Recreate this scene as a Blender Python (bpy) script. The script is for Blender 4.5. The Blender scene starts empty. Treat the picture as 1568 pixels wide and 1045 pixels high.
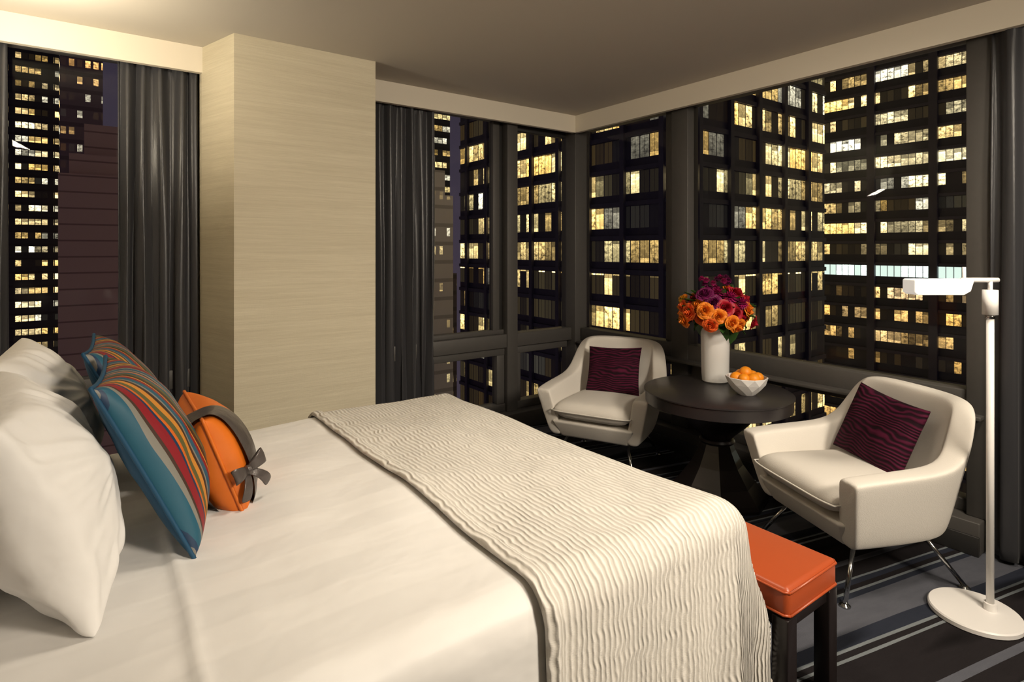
import bpy, bmesh, math, random
from mathutils import Vector, Matrix, noise, Euler
random.seed(7)
scene = bpy.context.scene
COL = scene.collection
try:
    scene.view_settings.view_transform = 'Standard'
except Exception:
    pass

# ------------------------------------------------------------------ helpers
def link(o, parent=None):
    COL.objects.link(o)
    if parent is not None:
        o.parent = parent
    return o

def empty(name, loc=(0,0,0), rotz=0.0):
    e = bpy.data.objects.new(name, None)
    e.empty_display_size = 0.1
    e.location = loc
    e.rotation_euler = (0,0,rotz)
    return link(e)

def mesh(name, verts, faces, mat=None, parent=None, smooth=True, mats=None, fmi=None, uvs=None):
    me = bpy.data.meshes.new(name)
    me.from_pydata([tuple(v) for v in verts], [], faces)
    if mats:
        for m_ in mats: me.materials.append(m_)
    elif mat: me.materials.append(mat)
    if fmi:
        for p,i in zip(me.polygons, fmi): p.material_index = i
    if uvs:
        ul = me.uv_layers.new(name='UVMap')
        for l in me.loops:
            ul.data[l.index].uv = uvs[l.vertex_index]
    for p in me.polygons: p.use_smooth = smooth
    me.update()
    o = bpy.data.objects.new(name, me)
    return link(o, parent)

def fixnormals(o):
    bm = bmesh.new(); bm.from_mesh(o.data)
    bmesh.ops.recalc_face_normals(bm, faces=bm.faces)
    bm.to_mesh(o.data); bm.free()

def box(name, x0,x1,y0,y1,z0,z1, mat, parent=None, bevel=0.0, seg=2, smooth=False):
    v=[(x0,y0,z0),(x1,y0,z0),(x1,y1,z0),(x0,y1,z0),(x0,y0,z1),(x1,y0,z1),(x1,y1,z1),(x0,y1,z1)]
    f=[(0,3,2,1),(4,5,6,7),(0,1,5,4),(1,2,6,5),(2,3,7,6),(3,0,4,7)]
    o = mesh(name, v, f, mat, parent, smooth)
    if bevel>0:
        b=o.modifiers.new('bevel','BEVEL'); b.width=bevel; b.segments=seg; b.limit_method='ANGLE'
        for p in o.data.polygons: p.use_smooth=True
    return o

def boxes(name, lst, mat, parent=None):
    V=[];F=[]
    for (x0,x1,y0,y1,z0,z1) in lst:
        n=len(V)
        V+=[(x0,y0,z0),(x1,y0,z0),(x1,y1,z0),(x0,y1,z0),(x0,y0,z1),(x1,y0,z1),(x1,y1,z1),(x0,y1,z1)]
        F+=[tuple(n+i for i in q) for q in [(0,3,2,1),(4,5,6,7),(0,1,5,4),(1,2,6,5),(2,3,7,6),(3,0,4,7)]]
    return mesh(name,V,F,mat,parent,False)

def prism(name, pts, z0, z1, mat, parent=None):
    n=len(pts)
    v=[(x,y,z0) for x,y in pts]+[(x,y,z1) for x,y in pts]
    f=[tuple(range(n))[::-1], tuple(range(n,2*n))]
    for i in range(n):
        j=(i+1)%n
        f.append((i,j,n+j,n+i))
    o=mesh(name,v,f,mat,parent,False)
    fixnormals(o)
    return o

def lathe(name, prof, mat, parent=None, seg=48, loc=(0,0,0), smooth=True):
    v=[];f=[]
    n=len(prof)
    for k in range(seg):
        a=2*math.pi*k/seg
        for r,z in prof:
            v.append((loc[0]+r*math.cos(a), loc[1]+r*math.sin(a), loc[2]+z))
    for k in range(seg):
        k2=(k+1)%seg
        for i in range(n-1):
            f.append((k*n+i, k2*n+i, k2*n+i+1, k*n+i+1))
    o=mesh(name,v,f,mat,parent,smooth)
    bm=bmesh.new(); bm.from_mesh(o.data)
    bmesh.ops.remove_doubles(bm, verts=bm.verts, dist=1e-5)
    bmesh.ops.recalc_face_normals(bm, faces=bm.faces)
    bm.to_mesh(o.data); bm.free()
    if smooth:
        e=o.modifiers.new('es','EDGE_SPLIT'); e.split_angle=math.radians(38)
    return o

def tube(name, pts, r, mat, parent=None, seg=12, rads=None):
    pts=[Vector(p) for p in pts]
    v=[];f=[]
    n=len(pts)
    up=Vector((0,0,1))
    prev=None
    for i,p in enumerate(pts):
        if i==0: t=pts[1]-pts[0]
        elif i==n-1: t=pts[-1]-pts[-2]
        else: t=pts[i+1]-pts[i-1]
        t.normalize()
        if prev is None:
            a=up if abs(t.dot(up))<0.9 else Vector((1,0,0))
            s=t.cross(a).normalized()
        else:
            s=(prev-t*prev.dot(t)).normalized()
        prev=s
        w=t.cross(s)
        rr=rads[i] if rads else r
        for k in range(seg):
            an=2*math.pi*k/seg
            v.append(p+s*rr*math.cos(an)+w*rr*math.sin(an))
    for i in range(n-1):
        for k in range(seg):
            k2=(k+1)%seg
            f.append((i*seg+k,i*seg+k2,(i+1)*seg+k2,(i+1)*seg+k))
    f.append(tuple(range(seg))[::-1]); f.append(tuple(range((n-1)*seg,n*seg)))
    o=mesh(name,v,f,mat,parent,True)
    fixnormals(o)
    return o

# ------------------------------------------------------------------ materials
class NT:
    def __init__(s, name):
        s.m=bpy.data.materials.new(name); s.m.use_nodes=True
        s.t=s.m.node_tree; s.n=s.t.nodes; s.l=s.t.links
        s.b=s.n['Principled BSDF']; s.out=s.n['Material Output']
    def node(s,typ,**kw):
        x=s.n.new(typ)
        for k,v in kw.items(): setattr(x,k,v)
        return x
    def put(s,val,sock):
        if isinstance(val,(int,float)): sock.default_value=val
        elif isinstance(val,(tuple,list)):
            sock.default_value=tuple(val)+((1,) if len(val)==3 and len(sock.default_value)==4 else ())
        else: s.l.new(val,sock)
    def math(s,op,a,b=None,c=None):
        x=s.node('ShaderNodeMath',operation=op)
        s.put(a,x.inputs[0])
        if b is not None: s.put(b,x.inputs[1])
        if c is not None: s.put(c,x.inputs[2])
        return x.outputs[0]
    def mix(s,f,a,b,blend='MIX'):
        x=s.node('ShaderNodeMix',data_type='RGBA',blend_type=blend)
        s.put(f,x.inputs[0]); s.put(a,x.inputs[6]); s.put(b,x.inputs[7])
        return x.outputs[2]
    def ramp(s,f,stops,interp='LINEAR'):
        x=s.node('ShaderNodeValToRGB')
        cr=x.color_ramp; cr.interpolation=interp
        while len(cr.elements)<len(stops): cr.elements.new(1.0)
        for e,(p,c) in zip(cr.elements,stops):
            e.position=p; e.color=tuple(c)+(1,)
        s.put(f,x.inputs[0])
        return x.outputs[0]
    def noise(s,vec,scale,detail=3,rough=0.5):
        x=s.node('ShaderNodeTexNoise')
        x.inputs['Scale'].default_value=scale; x.inputs['Detail'].default_value=detail
        x.inputs['Roughness'].default_value=rough
        if vec is not None: s.l.new(vec,x.inputs['Vector'])
        return x.outputs['Fac']
    def coord(s,which='Object'):
        return s.node('ShaderNodeTexCoord').outputs[which]
    def mapping(s,vec,scale=(1,1,1),rot=(0,0,0),loc=(0,0,0)):
        x=s.node('ShaderNodeMapping')
        x.inputs['Scale'].default_value=scale; x.inputs['Rotation'].default_value=rot; x.inputs['Location'].default_value=loc
        s.l.new(vec,x.inputs['Vector'])
        return x.outputs[0]
    def bump(s,h,strength=0.5,dist=0.01):
        x=s.node('ShaderNodeBump')
        x.inputs['Strength'].default_value=strength; x.inputs['Distance'].default_value=dist
        s.l.new(h,x.inputs['Height'])
        s.l.new(x.outputs[0],s.b.inputs['Normal'])
    def set(s,**kw):
        for k,v in kw.items():
            s.put(v,s.b.inputs[k.replace('_',' ')])
        return s

def simple(name,col,rough=0.5,metal=0.0,nscale=0,nbump=0.0,ndist=0.002,var=0.0,**kw):
    t=NT(name)
    t.set(Base_Color=col,Roughness=rough,Metallic=metal)
    for k,v in kw.items(): t.put(v,t.b.inputs[k.replace('_',' ')])
    if nscale:
        f=t.noise(t.coord(),nscale,4)
        if nbump: t.bump(f,nbump,ndist)
        if var:
            c=t.mix(f,tuple(x*(1-var) for x in col),tuple(min(1,x*(1+var)) for x in col))
            t.set(Base_Color=c)
    return t.m

M_ceiling = simple('ceiling_paint',(0.52,0.48,0.415),0.9,nscale=40,nbump=0.1)
M_wallpaint = simple('wall_paint',(0.70,0.64,0.53),0.85,nscale=60,nbump=0.08)

def wallpaper():
    t=NT('linen_wallpaper')
    co=t.coord()
    h1=t.noise(t.mapping(co,(7,7,420)),1.0,4,0.65)
    h2=t.noise(t.mapping(co,(160,160,30)),1.0,2)
    h3=t.noise(t.mapping(co,(1.2,1.2,45)),1.0,2)
    h=t.math('ADD',h1,t.math('MULTIPLY',h2,0.25))
    c=t.ramp(t.math('ADD',t.math('MULTIPLY',h1,0.6),t.math('MULTIPLY',h3,0.4)),[(0.3,(0.50,0.445,0.325)),(0.7,(0.65,0.595,0.455))])
    t.set(Base_Color=c,Roughness=0.85); t.bump(h,0.4,0.003)
    return t.m
M_wallpaper=wallpaper()

def carpet():
    t=NT('striped_carpet')
    co=t.coord()
    r=t.mapping(co,(1,1,1),rot=(0,0,math.radians(13)))
    sp=t.node('ShaderNodeSeparateXYZ'); t.l.new(r,sp.inputs[0])
    wob=t.noise(t.mapping(r,(1.2,9,1)),1.0,2)
    y=t.math('ADD',sp.outputs[1],t.math('MULTIPLY',t.math('SUBTRACT',wob,0.5),0.02))
    f=t.math('FRACT',t.math('MULTIPLY',y,1/0.62))
    dk=(0.022,0.019,0.021); bl=(0.12,0.125,0.15); lt=(0.22,0.245,0.26); nv=(0.032,0.037,0.055)
    c=t.ramp(f,[(0,dk),(0.17,lt),(0.19,dk),(0.225,lt),(0.245,nv),(0.33,bl),(0.56,nv),(0.60,lt),(0.62,dk),(0.66,nv),(0.70,lt),(0.715,dk),(0.84,bl),(0.89,dk)],'CONSTANT')
    blot=t.noise(t.mapping(r,(9,30,1)),1.0,3,0.6)
    seg=t.ramp(t.noise(t.mapping(r,(1.2,8,1),loc=(3,0,0)),1.0,1),[(0.36,(0.35,)*3),(0.45,(1,)*3)])
    c=t.mix(1.0,c,seg,'MULTIPLY')
    c=t.mix(t.math('MULTIPLY',blot,0.6),c,t.mix(0.5,c,(0,0,0)))
    t.set(Base_Color=c,Roughness=1.0)
    t.b.inputs['Specular IOR Level'].default_value=0.1
    t.bump(t.noise(co,500,2),0.6,0.004)
    return t.m
M_carpet=carpet()

M_frame=simple('bronze_window_frame',(0.075,0.070,0.065),0.5,0.1,nscale=30,var=0.08)
M_frame_dark=simple('dark_window_trim',(0.02,0.019,0.018),0.5)

def glass():
    t=NT('window_glass')
    tr=t.node('ShaderNodeBsdfTransparent'); tr.inputs[0].default_value=(0.93,0.94,0.96,1)
    gl=t.node('ShaderNodeBsdfGlossy'); gl.inputs['Roughness'].default_value=0.01
    fr=t.node('ShaderNodeFresnel'); fr.inputs[0].default_value=1.18
    mx=t.node('ShaderNodeMixShader')
    t.l.new(fr.outputs[0],mx.inputs[0]); t.l.new(tr.outputs[0],mx.inputs[1]); t.l.new(gl.outputs[0],mx.inputs[2])
    t.l.new(mx.outputs[0],t.out.inputs[0])
    return t.m
M_glass=glass()

def curtain_mat():
    t=NT('charcoal_satin_drape')
    co=t.coord()
    t.set(Base_Color=(0.034,0.034,0.038),Roughness=0.36)
    t.set(Sheen_Weight=0.12)
    t.bump(t.noise(t.mapping(co,(300,300,40)),1.0,2),0.2,0.002)
    return t.m
M_curtain=curtain_mat()

def duvet_mat():
    t=NT('white_cotton_duvet')
    uv=t.coord('UV')
    sp=t.node('ShaderNodeSeparateXYZ'); t.l.new(uv,sp.inputs[0])
    f=t.math('FRACT',t.math('MULTIPLY',sp.outputs[1],1/0.19))
    s=t.ramp(f,[(0.0,(0.0,)*3),(0.06,(1,)*3),(0.50,(1,)*3),(0.56,(0,)*3)])
    c=t.mix(s,(0.725,0.715,0.70),(0.77,0.76,0.745))
    t.set(Base_Color=c,Roughness=t.math('MULTIPLY_ADD',s,-0.2,0.75),Sheen_Weight=0.1)
    n1=t.noise(t.mapping(uv,(2.2,3.5,1)),1.0,4,0.55)
    t.bump(n1,0.5,0.035)
    return t.m
M_duvet=duvet_mat()

def knit_mat():
    t=NT('cream_ribbed_knit')
    uv=t.coord('UV')
    sp=t.node('ShaderNodeSeparateXYZ'); t.l.new(uv,sp.inputs[0])
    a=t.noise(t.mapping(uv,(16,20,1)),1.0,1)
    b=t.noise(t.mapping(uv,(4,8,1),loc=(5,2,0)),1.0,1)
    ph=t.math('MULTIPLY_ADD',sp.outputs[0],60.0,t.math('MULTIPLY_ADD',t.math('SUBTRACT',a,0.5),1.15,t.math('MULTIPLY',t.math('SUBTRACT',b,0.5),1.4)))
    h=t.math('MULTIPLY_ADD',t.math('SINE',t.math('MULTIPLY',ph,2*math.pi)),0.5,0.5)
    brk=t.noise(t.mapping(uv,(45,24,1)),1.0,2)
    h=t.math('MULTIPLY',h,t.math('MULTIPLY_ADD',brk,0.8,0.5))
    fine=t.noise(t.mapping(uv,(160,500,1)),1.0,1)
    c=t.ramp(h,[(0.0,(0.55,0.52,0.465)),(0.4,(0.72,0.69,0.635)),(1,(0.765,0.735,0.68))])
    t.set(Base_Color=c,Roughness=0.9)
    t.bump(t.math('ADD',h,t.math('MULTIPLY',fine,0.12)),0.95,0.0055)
    return t.m
M_knit=knit_mat()

M_pillow=simple('white_pillow_cotton',(0.79,0.78,0.77),0.75,nscale=4,nbump=0.6,ndist=0.04)
M_boucle=simple('ivory_wool_upholstery',(0.69,0.655,0.60),0.9,nscale=260,nbump=0.3,ndist=0.003)
M_chrome=simple('polished_chrome',(0.45,0.45,0.45),0.15,1.0)
M_espresso=simple('espresso_wood',(0.014,0.010,0.010),0.28,nscale=20,nbump=0.03)
M_tabletop=simple('dark_table_top',(0.022,0.019,0.020),0.33,nscale=15,nbump=0.02)
M_leather=simple('orange_leather',(0.385,0.068,0.018),0.36,nscale=350,nbump=0.15,ndist=0.001)
M_orangefab=simple('orange_satin',(0.64,0.145,0.008),0.5,nscale=12,nbump=0.3,ndist=0.01)
M_ribbon=simple('grey_satin_ribbon',(0.085,0.072,0.068),0.28,0.25,nscale=20,nbump=0.4,ndist=0.01)
M_whitelamp=simple('white_powder_coat',(0.82,0.80,0.78),0.4)
M_vase=simple('white_ceramic',(0.80,0.79,0.77),0.25,nscale=5,var=0.02)
M_bowl=simple('white_porcelain',(0.82,0.80,0.78),0.3)
M_fruit=simple('orange_peel',(0.90,0.30,0.01),0.45,nscale=160,nbump=0.25,ndist=0.002)
M_leaf=simple('green_leaf',(0.03,0.09,0.015),0.5,nscale=20,var=0.3)
M_mattress=simple('mattress_ticking',(0.6,0.58,0.55),0.9)
M_headboard=simple('headboard_fabric',(0.25,0.2,0.16),0.9,nscale=200,nbump=0.2)
M_teal=simple('teal_cotton',(0.003,0.055,0.12),0.7,nscale=10,nbump=0.3,ndist=0.01)

def stripe_mat():
    t=NT('multicolour_striped_silk')
    co=t.coord()
    sp=t.node('ShaderNodeSeparateXYZ'); t.l.new(co,sp.inputs[0])
    n=t.noise(co,5,1)
    f=t.math('FRACT',t.math('MULTIPLY_ADD',t.math('SUBTRACT',n,0.5),0.06,t.math('MULTIPLY_ADD',sp.outputs[0],1/0.24,10.98)))
    teal=(0.008,0.085,0.14); red=(0.22,0.006,0.014); gold=(0.52,0.21,0.03); br=(0.045,0.022,0.014); gry=(0.20,0.19,0.165); bl=(0.006,0.03,0.08); ol=(0.09,0.09,0.03); org=(0.55,0.12,0.010)
    st=[(0.0,gry),(0.05,bl),(0.07,teal),(0.13,gry),(0.165,br),(0.19,red),(0.27,bl),(0.30,org),(0.33,ol),(0.39,gold),(0.45,br),(0.50,gry),(0.53,teal),(0.62,red),(0.68,gold),(0.71,br),(0.78,ol),(0.84,teal),(0.90,org),(0.93,gry),(0.96,br)]
    c=t.ramp(f,st,'CONSTANT')
    t.set(Base_Color=c,Roughness=0.5)
    t.bump(t.noise(t.mapping(co,(60,8,8)),1.0,2),0.3,0.004)
    return t.m
M_stripe=stripe_mat()

def grain_mat():
    t=NT('purple_woodgrain_velvet')
    co=t.coord()
    sp=t.node('ShaderNodeSeparateXYZ'); t.l.new(co,sp.inputs[0])
    a=t.noise(t.mapping(co,(6,10,4)),1.0,2,0.4)
    ph=t.math('MULTIPLY_ADD',sp.outputs[1],58.0,t.math('MULTIPLY',a,6.0))
    h=t.math('MULTIPLY_ADD',t.math('SINE',t.math('MULTIPLY',ph,2*math.pi)),0.5,0.5)
    h=t.math('MULTIPLY',h,t.math('MULTIPLY_ADD',t.noise(t.mapping(co,(18,30,5)),1.0,2),1.2,0.25))
    c=t.ramp(h,[(0.22,(0.012,0.002,0.006)),(0.45,(0.045,0.003,0.016)),(1.0,(0.085,0.007,0.030))])
    t.set(Base_Color=c,Roughness=0.85)
    t.b.inputs['Specular IOR Level'].default_value=0.2
    t.bump(h,0.7,0.004)
    return t.m
M_grain=grain_mat()

# ------------------------------------------------------------------ room
H=1.40
XR=3.23; YB=3.55; ZC=2.51; ZH=2.37
XL=-0.75; YF=-1.9
box('floor',XL-0.1,XR+0.35,YF-0.1,YB+0.35,-0.12,0.0,M_carpet)
box('ceiling',XL-0.1,XR+0.35,YF-0.1,YB+0.35,ZC,ZC+0.1,M_ceiling)
box('wall_left',XL-0.1,XL,YF,YB+0.35,0,ZC,M_wallpaint)
box('wall_front',XL,XR+0.3,YF-0.1,YF,0,ZC,M_wallpaint)
wb=empty('wall_back')
prism('column',[(0.577,3.22),(1.342,3.22),(1.342,3.88),(0.475,3.88),(0.475,3.56)],0,ZC,M_wallpaper,wb)
box('header_left',XL,0.487,YB,YB+0.035,ZH,ZC,M_wallpaint,wb)
box('header_right',1.342,XR+0.03,YB,YB+0.035,ZH,ZC,M_wallpaint,wb)
wr=empty('wall_right')
box('header',XR,XR+0.035,YF,YB+0.035,ZH,ZC,M_wallpaint,wr)
box('solid_section',XR+0.12,XR+0.3,YF,0.86,0,ZC,M_frame_dark,wr)
box('trim_1',1.342,XR+0.25,YB+0.02,YB+0.30,0,0.13,M_frame,None,0.006)
box('trim_2',XR+0.02,XR+0.30,0.86,YB+0.28,0,0.15,M_frame,None,0.006)
box('trim_3',XL,0.475,YB+0.02,YB+0.30,0,0.13,M_frame,None,0.006)
box('baseboard_right',XR+0.005,XR+0.02,0.86,YB,0,0.09,M_frame_dark,None,0.003)

YG=3.70; XG=3.38
w1=empty('window_1')
def fy(n,x0,x1,z0,z1,dy0=-0.03,dy1=0.06,m=M_frame,par=None):
    return box(n,x0,x1,YG+dy0,YG+dy1,z0,z1,m,par,0.004)
def fx(n,y0,y1,z0,z1,dx0=-0.03,dx1=0.06,m=M_frame,par=None):
    return box(n,XG+dx0,XG+dx1,y0,y1,z0,z1,m,par,0.004)
fy('head_rail',1.342,3.41,2.40,2.51,par=w1)
fy('transom',1.342,3.30,0.63,0.735,-0.05,par=w1)
fy('bottom_rail',1.342,3.35,0.13,0.19,par=w1)
fy('jamb',1.342,1.42,0.13,2.45,-0.033,0.061,par=w1)
fy('mullion',2.60,2.70,0.13,2.45,-0.062,0.065,par=w1)
fy('casement_stile_1',2.50,2.56,0.735,2.40,-0.01,0.05,par=w1)
fy('casement_stile_1_shadow_gap',2.56,2.60,0.735,2.40,0.01,0.05,M_frame_dark,w1)
fy('casement_top',2.70,3.26,2.35,2.40,-0.0,0.05,M_frame_dark,w1)
fy('lower_stile_1',2.53,2.60,0.19,0.63,-0.02,0.05,par=w1)
fy('lower_stile_2',2.70,2.76,0.19,0.63,-0.02,0.05,par=w1)
fy('lower_rail_1',1.42,2.60,0.57,0.63,-0.023,0.051,par=w1)
fy('lower_rail_2',2.70,3.25,0.57,0.63,-0.023,0.051,par=w1)
fy('upper_rail_1',1.42,2.6,0.735,0.77,-0.013,0.052,par=w1)
box('corner_post',3.275,3.44,3.60,3.78,0.13,2.51,M_frame,w1,0.006)
box('pane',1.342,3.35,YG+0.015,YG+0.021,0.15,2.45,M_glass,w1)
w2=empty('window_2')
fx('head_rail',0.80,3.57,2.40,2.51,par=w2)
fx('transom',0.86,3.59,0.63,0.735,-0.05,par=w2)
fx('transom_ledge',0.86,3.57,0.612,0.632,-0.12,par=w2)
fx('bottom_rail',0.86,3.57,0.15,0.21,par=w2)
fx('mullion',2.505,2.645,0.15,2.45,-0.055,0.065,par=w2)
fx('mullion_stile',2.68,2.73,0.735,2.40,-0.01,0.05,par=w2)
fx('mullion_shadow_gap',2.645,2.68,0.735,2.40,0.01,0.05,M_frame_dark,w2)
fx('jamb',0.82,0.93,0.15,2.45,-0.065,0.065,par=w2)
fx('lower_rail',0.86,2.50,0.57,0.612,-0.02,0.05,par=w2)
fx('lower_rail_2',2.66,3.57,0.57,0.612,-0.02,0.05,par=w2)
fx('lower_stile',2.42,2.50,0.21,0.60,-0.023,0.051,par=w2)
box('pane',XG+0.015,XG+0.021,0.86,3.57,0.17,2.45,M_glass,w2)
w3=empty('window_3')
fy('head_rail',XL,0.475,2.40,2.51,par=w3)
fy('transom',XL,0.475,0.63,0.735,-0.05,par=w3)
fy('bottom_rail',XL,0.475,0.13,0.19,par=w3)
fy('jamb_1',0.38,0.475,0.13,2.45,-0.033,0.061,par=w3)
fy('jamb_2',XL,-0.58,0.13,2.45,-0.033,0.061,par=w3)
box('pane',XL,0.475,YG+0.015,YG+0.021,0.15,2.45,M_glass,w3)

# ------------------------------------------------------------------ curtains
def curtain(name, p0, p1, ztop, zbot, pleats, amp, seed, flare=1.0):
    p0=Vector(p0); p1=Vector(p1)
    d=(p1-p0); L=d.length; d.normalize(); n=Vector((-d.y,d.x))
    nu=pleats*16; nv=50
    v=[];f=[]
    rnd=random.Random(seed)
    ph=[rnd.uniform(0,6.28) for _ in range(8)]
    for j in range(nv+1):
        q=j/nv; z=ztop+(zbot-ztop)*q
        for i in range(nu+1):
            s=i/nu
            a=amp*(0.55+0.45*q)
            warp=0.9*math.sin(4*s+ph[0])+0.55*math.sin(2.2*q+ph[1]+6*s)+0.35*math.sin(5*q+11*s+ph[4])+0.5*noise.noise(Vector((s*6,q*2.0,seed*3.1)))*2
            env=0.65+0.5*noise.noise(Vector((s*9+seed,q*1.5,2.2)))
            wv=math.sin(2*math.pi*pleats*s+warp)
            o=a*wv*env*1.3+a*0.4*math.sin(2*math.pi*pleats*0.47*s+ph[2]+q*1.2)
            if q<0.04: o+=0.005*math.sin(2*math.pi*pleats*3*s)
            sx=s*L+0.012*math.sin(2*math.pi*pleats*2*s+ph[3])*q
            sx=(sx-L/2)*(1+(flare-1)*q)+L/2
            P=p0+d*sx+n*o
            v.append((P.x,P.y,z))
    W=nu+1
    for j in range(nv):
        for i in range(nu):
            f.append((j*W+i,j*W+i+1,(j+1)*W+i+1,(j+1)*W+i))
    o=mesh(name,v,f,M_curtain)
    so=o.modifiers.new('sol','SOLIDIFY'); so.thickness=0.004
    return o
curtain('curtain',(0.095,3.635),(0.46,3.635),2.46,0.02,5,0.032,1,1.02)
curtain('curtain',(1.355,3.630),(1.94,3.630),2.46,0.02,8,0.030,2,1.03)
curtain('curtain',(3.285,0.83),(3.285,-0.35),2.46,0.02,12,0.036,3,1.0)
curtain('curtain',(-0.70,3.635),(-0.34,3.635),2.46,0.02,5,0.026,4,1.0)

# ------------------------------------------------------------------ bed
bed=empty('bed')
ZB=0.655
ya,yb,xe=1.035,2.52,1.405
def drape(name, x0, xe, ya, yb, ztop, R, L, mat, parent, nx=120, ny=150, crown=0.02, fold=0.03, hem=0.0, wr=0.004, seed=0, thick=0.0, flare=0.10, crease=None, pn=2.0):
    s0,s1=x0,xe+L; t0,t1=ya-L,yb+L
    v=[];uv=[];f=[]
    for i in range(nx+1):
        s=s0+(s1-s0)*i/nx
        for j in range(ny+1):
            t=t0+(t1-t0)*j/ny
            ex=max(0,s-xe); ey=max(0,ya-t,t-yb)
            sy=-1 if t<ya else 1
            hy=(ex**pn+ey**pn)**(1/pn); e=max(ex,ey)
            bx=min(s,xe); by=min(max(t,ya),yb)
            if hy>1e-6: dx,dy=ex/hy,sy*ey/hy
            else: dx=dy=0
            if ex>0 and ey>0: e=e*(1+0.10*min(ex,ey)/max(ex,ey))
            ph=min(e/R,math.pi/2)
            out=R*math.sin(ph); drop=R*(1-math.cos(ph))+max(0,e-R*math.pi/2)
            cu=(by-ya)/(yb-ya)
            z=ztop+crown*math.sin(math.pi*cu)*min(1,(xe-bx)*3)
            if drop>R*0.5:
                k=(drop-R*0.5)
                along = s if ey>ex else t
                out+=fold*k*(math.sin(along*23+5)+0.5*math.sin(along*41+6.3))+0.04*k
                if ex>0 and ey>0: out+=flare*k*(min(ex,ey)/max(ex,ey))
            n=noise.noise(Vector((s*3.1+2,t*3.1,0.3)))*wr*2.2+noise.noise(Vector((s*8+2,t*5,1.3)))*wr
            if crease is not None and drop<R*0.5:
                cx=crease+0.012*noise.noise(Vector((t*4,0,9)))
                n+=0.007*(1/(1+math.exp(-(s-cx)/0.006)))+0.006*math.exp(-((s-cx-0.012)/0.012)**2)
            q1=max(0.0,min(1.0,(bx-0.95)/0.45)); q2=max(0.0,1-(by-ya)/0.55)
            bx2=bx+0.042*q1*q1*q2*q2
            P=Vector((bx2+dx*out,by+dy*out,z-drop))
            if drop<R*0.5: P.z+=n
            else: P.x+=dx*n; P.y+=dy*n
            if hem and s<s0+0.05:
                q=(s-s0)/0.05
                P.z+= hem*(math.sin(math.pi*min(1,q*1.0))**0.6)*(0.8 if drop<R else 0.0)
                if drop>=R*0.5: P.y+=dy*hem*math.sin(math.pi*q)
            P.z=max(P.z,0.03)
            v.append(P); uv.append((s,t))
    W=ny+1
    for i in range(nx):
        for j in range(ny):
            f.append((i*W+j,(i+1)*W+j,(i+1)*W+j+1,i*W+j+1))
    o=mesh(name,v,f,mat,parent,True,uvs=uv)
    so=o.modifiers.new('sol','SOLIDIFY'); so.thickness=thick or 0.01; so.offset=-1
    return o
drape('duvet',-0.60,xe,ya,yb,ZB,0.080,0.50,M_duvet,bed,300,170,0.012,0.020,wr=0.005,seed=5,thick=0.010,crease=0.14,flare=0.05,pn=3.6)
box('mattress',-0.60,xe+0.01,ya-0.01,yb+0.01,0.34,ZB-0.03,M_mattress,bed,0.06,4)
box('bed_base',-0.60,xe,ya,yb,0.06,0.34,M_mattress,bed,0.02)
for i,(x,y) in enumerate([(-0.5,1.12),(-0.5,2.42),(1.32,1.12),(1.32,2.42)]):
    box('foot_%d'%i,x-0.03,x+0.03,y-0.03,y+0.03,0,0.07,M_espresso,bed)
box('headboard',-0.69,-0.62,0.85,2.72,0,1.25,M_headboard,bed,0.03,3)
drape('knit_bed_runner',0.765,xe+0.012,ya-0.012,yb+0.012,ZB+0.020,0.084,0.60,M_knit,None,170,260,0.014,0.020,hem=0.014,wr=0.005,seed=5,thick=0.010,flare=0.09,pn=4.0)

# ------------------------------------------------------------------ cushions
def cushion_geo(a,b,T,N=36,pinch=0.07,wr=0.006,seed=0,pw=0.42,Tb=None,crumple=0.0):
    v=[];f=[]
    Tb=Tb or T
    def pt(i,j,side):
        u=-1+2*i/N; w=-1+2*j/N
        u=math.sin(u*math.pi/2)*0.35+u*0.65; w=math.sin(w*math.pi/2)*0.35+w*0.65
        x=a*u*(1-pinch*(1-w*w)); y=b*w*(1-pinch*(1-u*u))
        t=(T if side>0 else Tb)*max(0,(1-u**2)*(1-w**2))**pw
        nn=noise.noise(Vector((u*1.7+seed,w*1.7,side*2.0+seed)))*wr*2+noise.noise(Vector((u*5+seed,w*4,side*5.0)))*wr*0.5
        ed=min(1,3*(1-abs(u)))*min(1,3*(1-abs(w)))
        if crumple:
            rr=math.hypot(u,w); an=math.atan2(w,u)
            nn-=crumple*abs(noise.noise(Vector((math.cos(an)*4.5+seed,math.sin(an)*4.5,rr*1.2))))*min(1,rr*1.3)
            ed=min(1,7*(1-abs(u)))*min(1,7*(1-abs(w)))
        return Vector((x,y,side*(t+nn*ed)))
    W=N+1
    for side in (1,-1):
        for i in range(W):
            for j in range(W): v.append(pt(i,j,side))
    o=W*W
    for i in range(N):
        for j in range(N):
            f.append((i*W+j,(i+1)*W+j,(i+1)*W+j+1,i*W+j+1))
            f.append((o+i*W+j,o+i*W+j+1,o+(i+1)*W+j+1,o+(i+1)*W+j))
    return v,f,W
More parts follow.
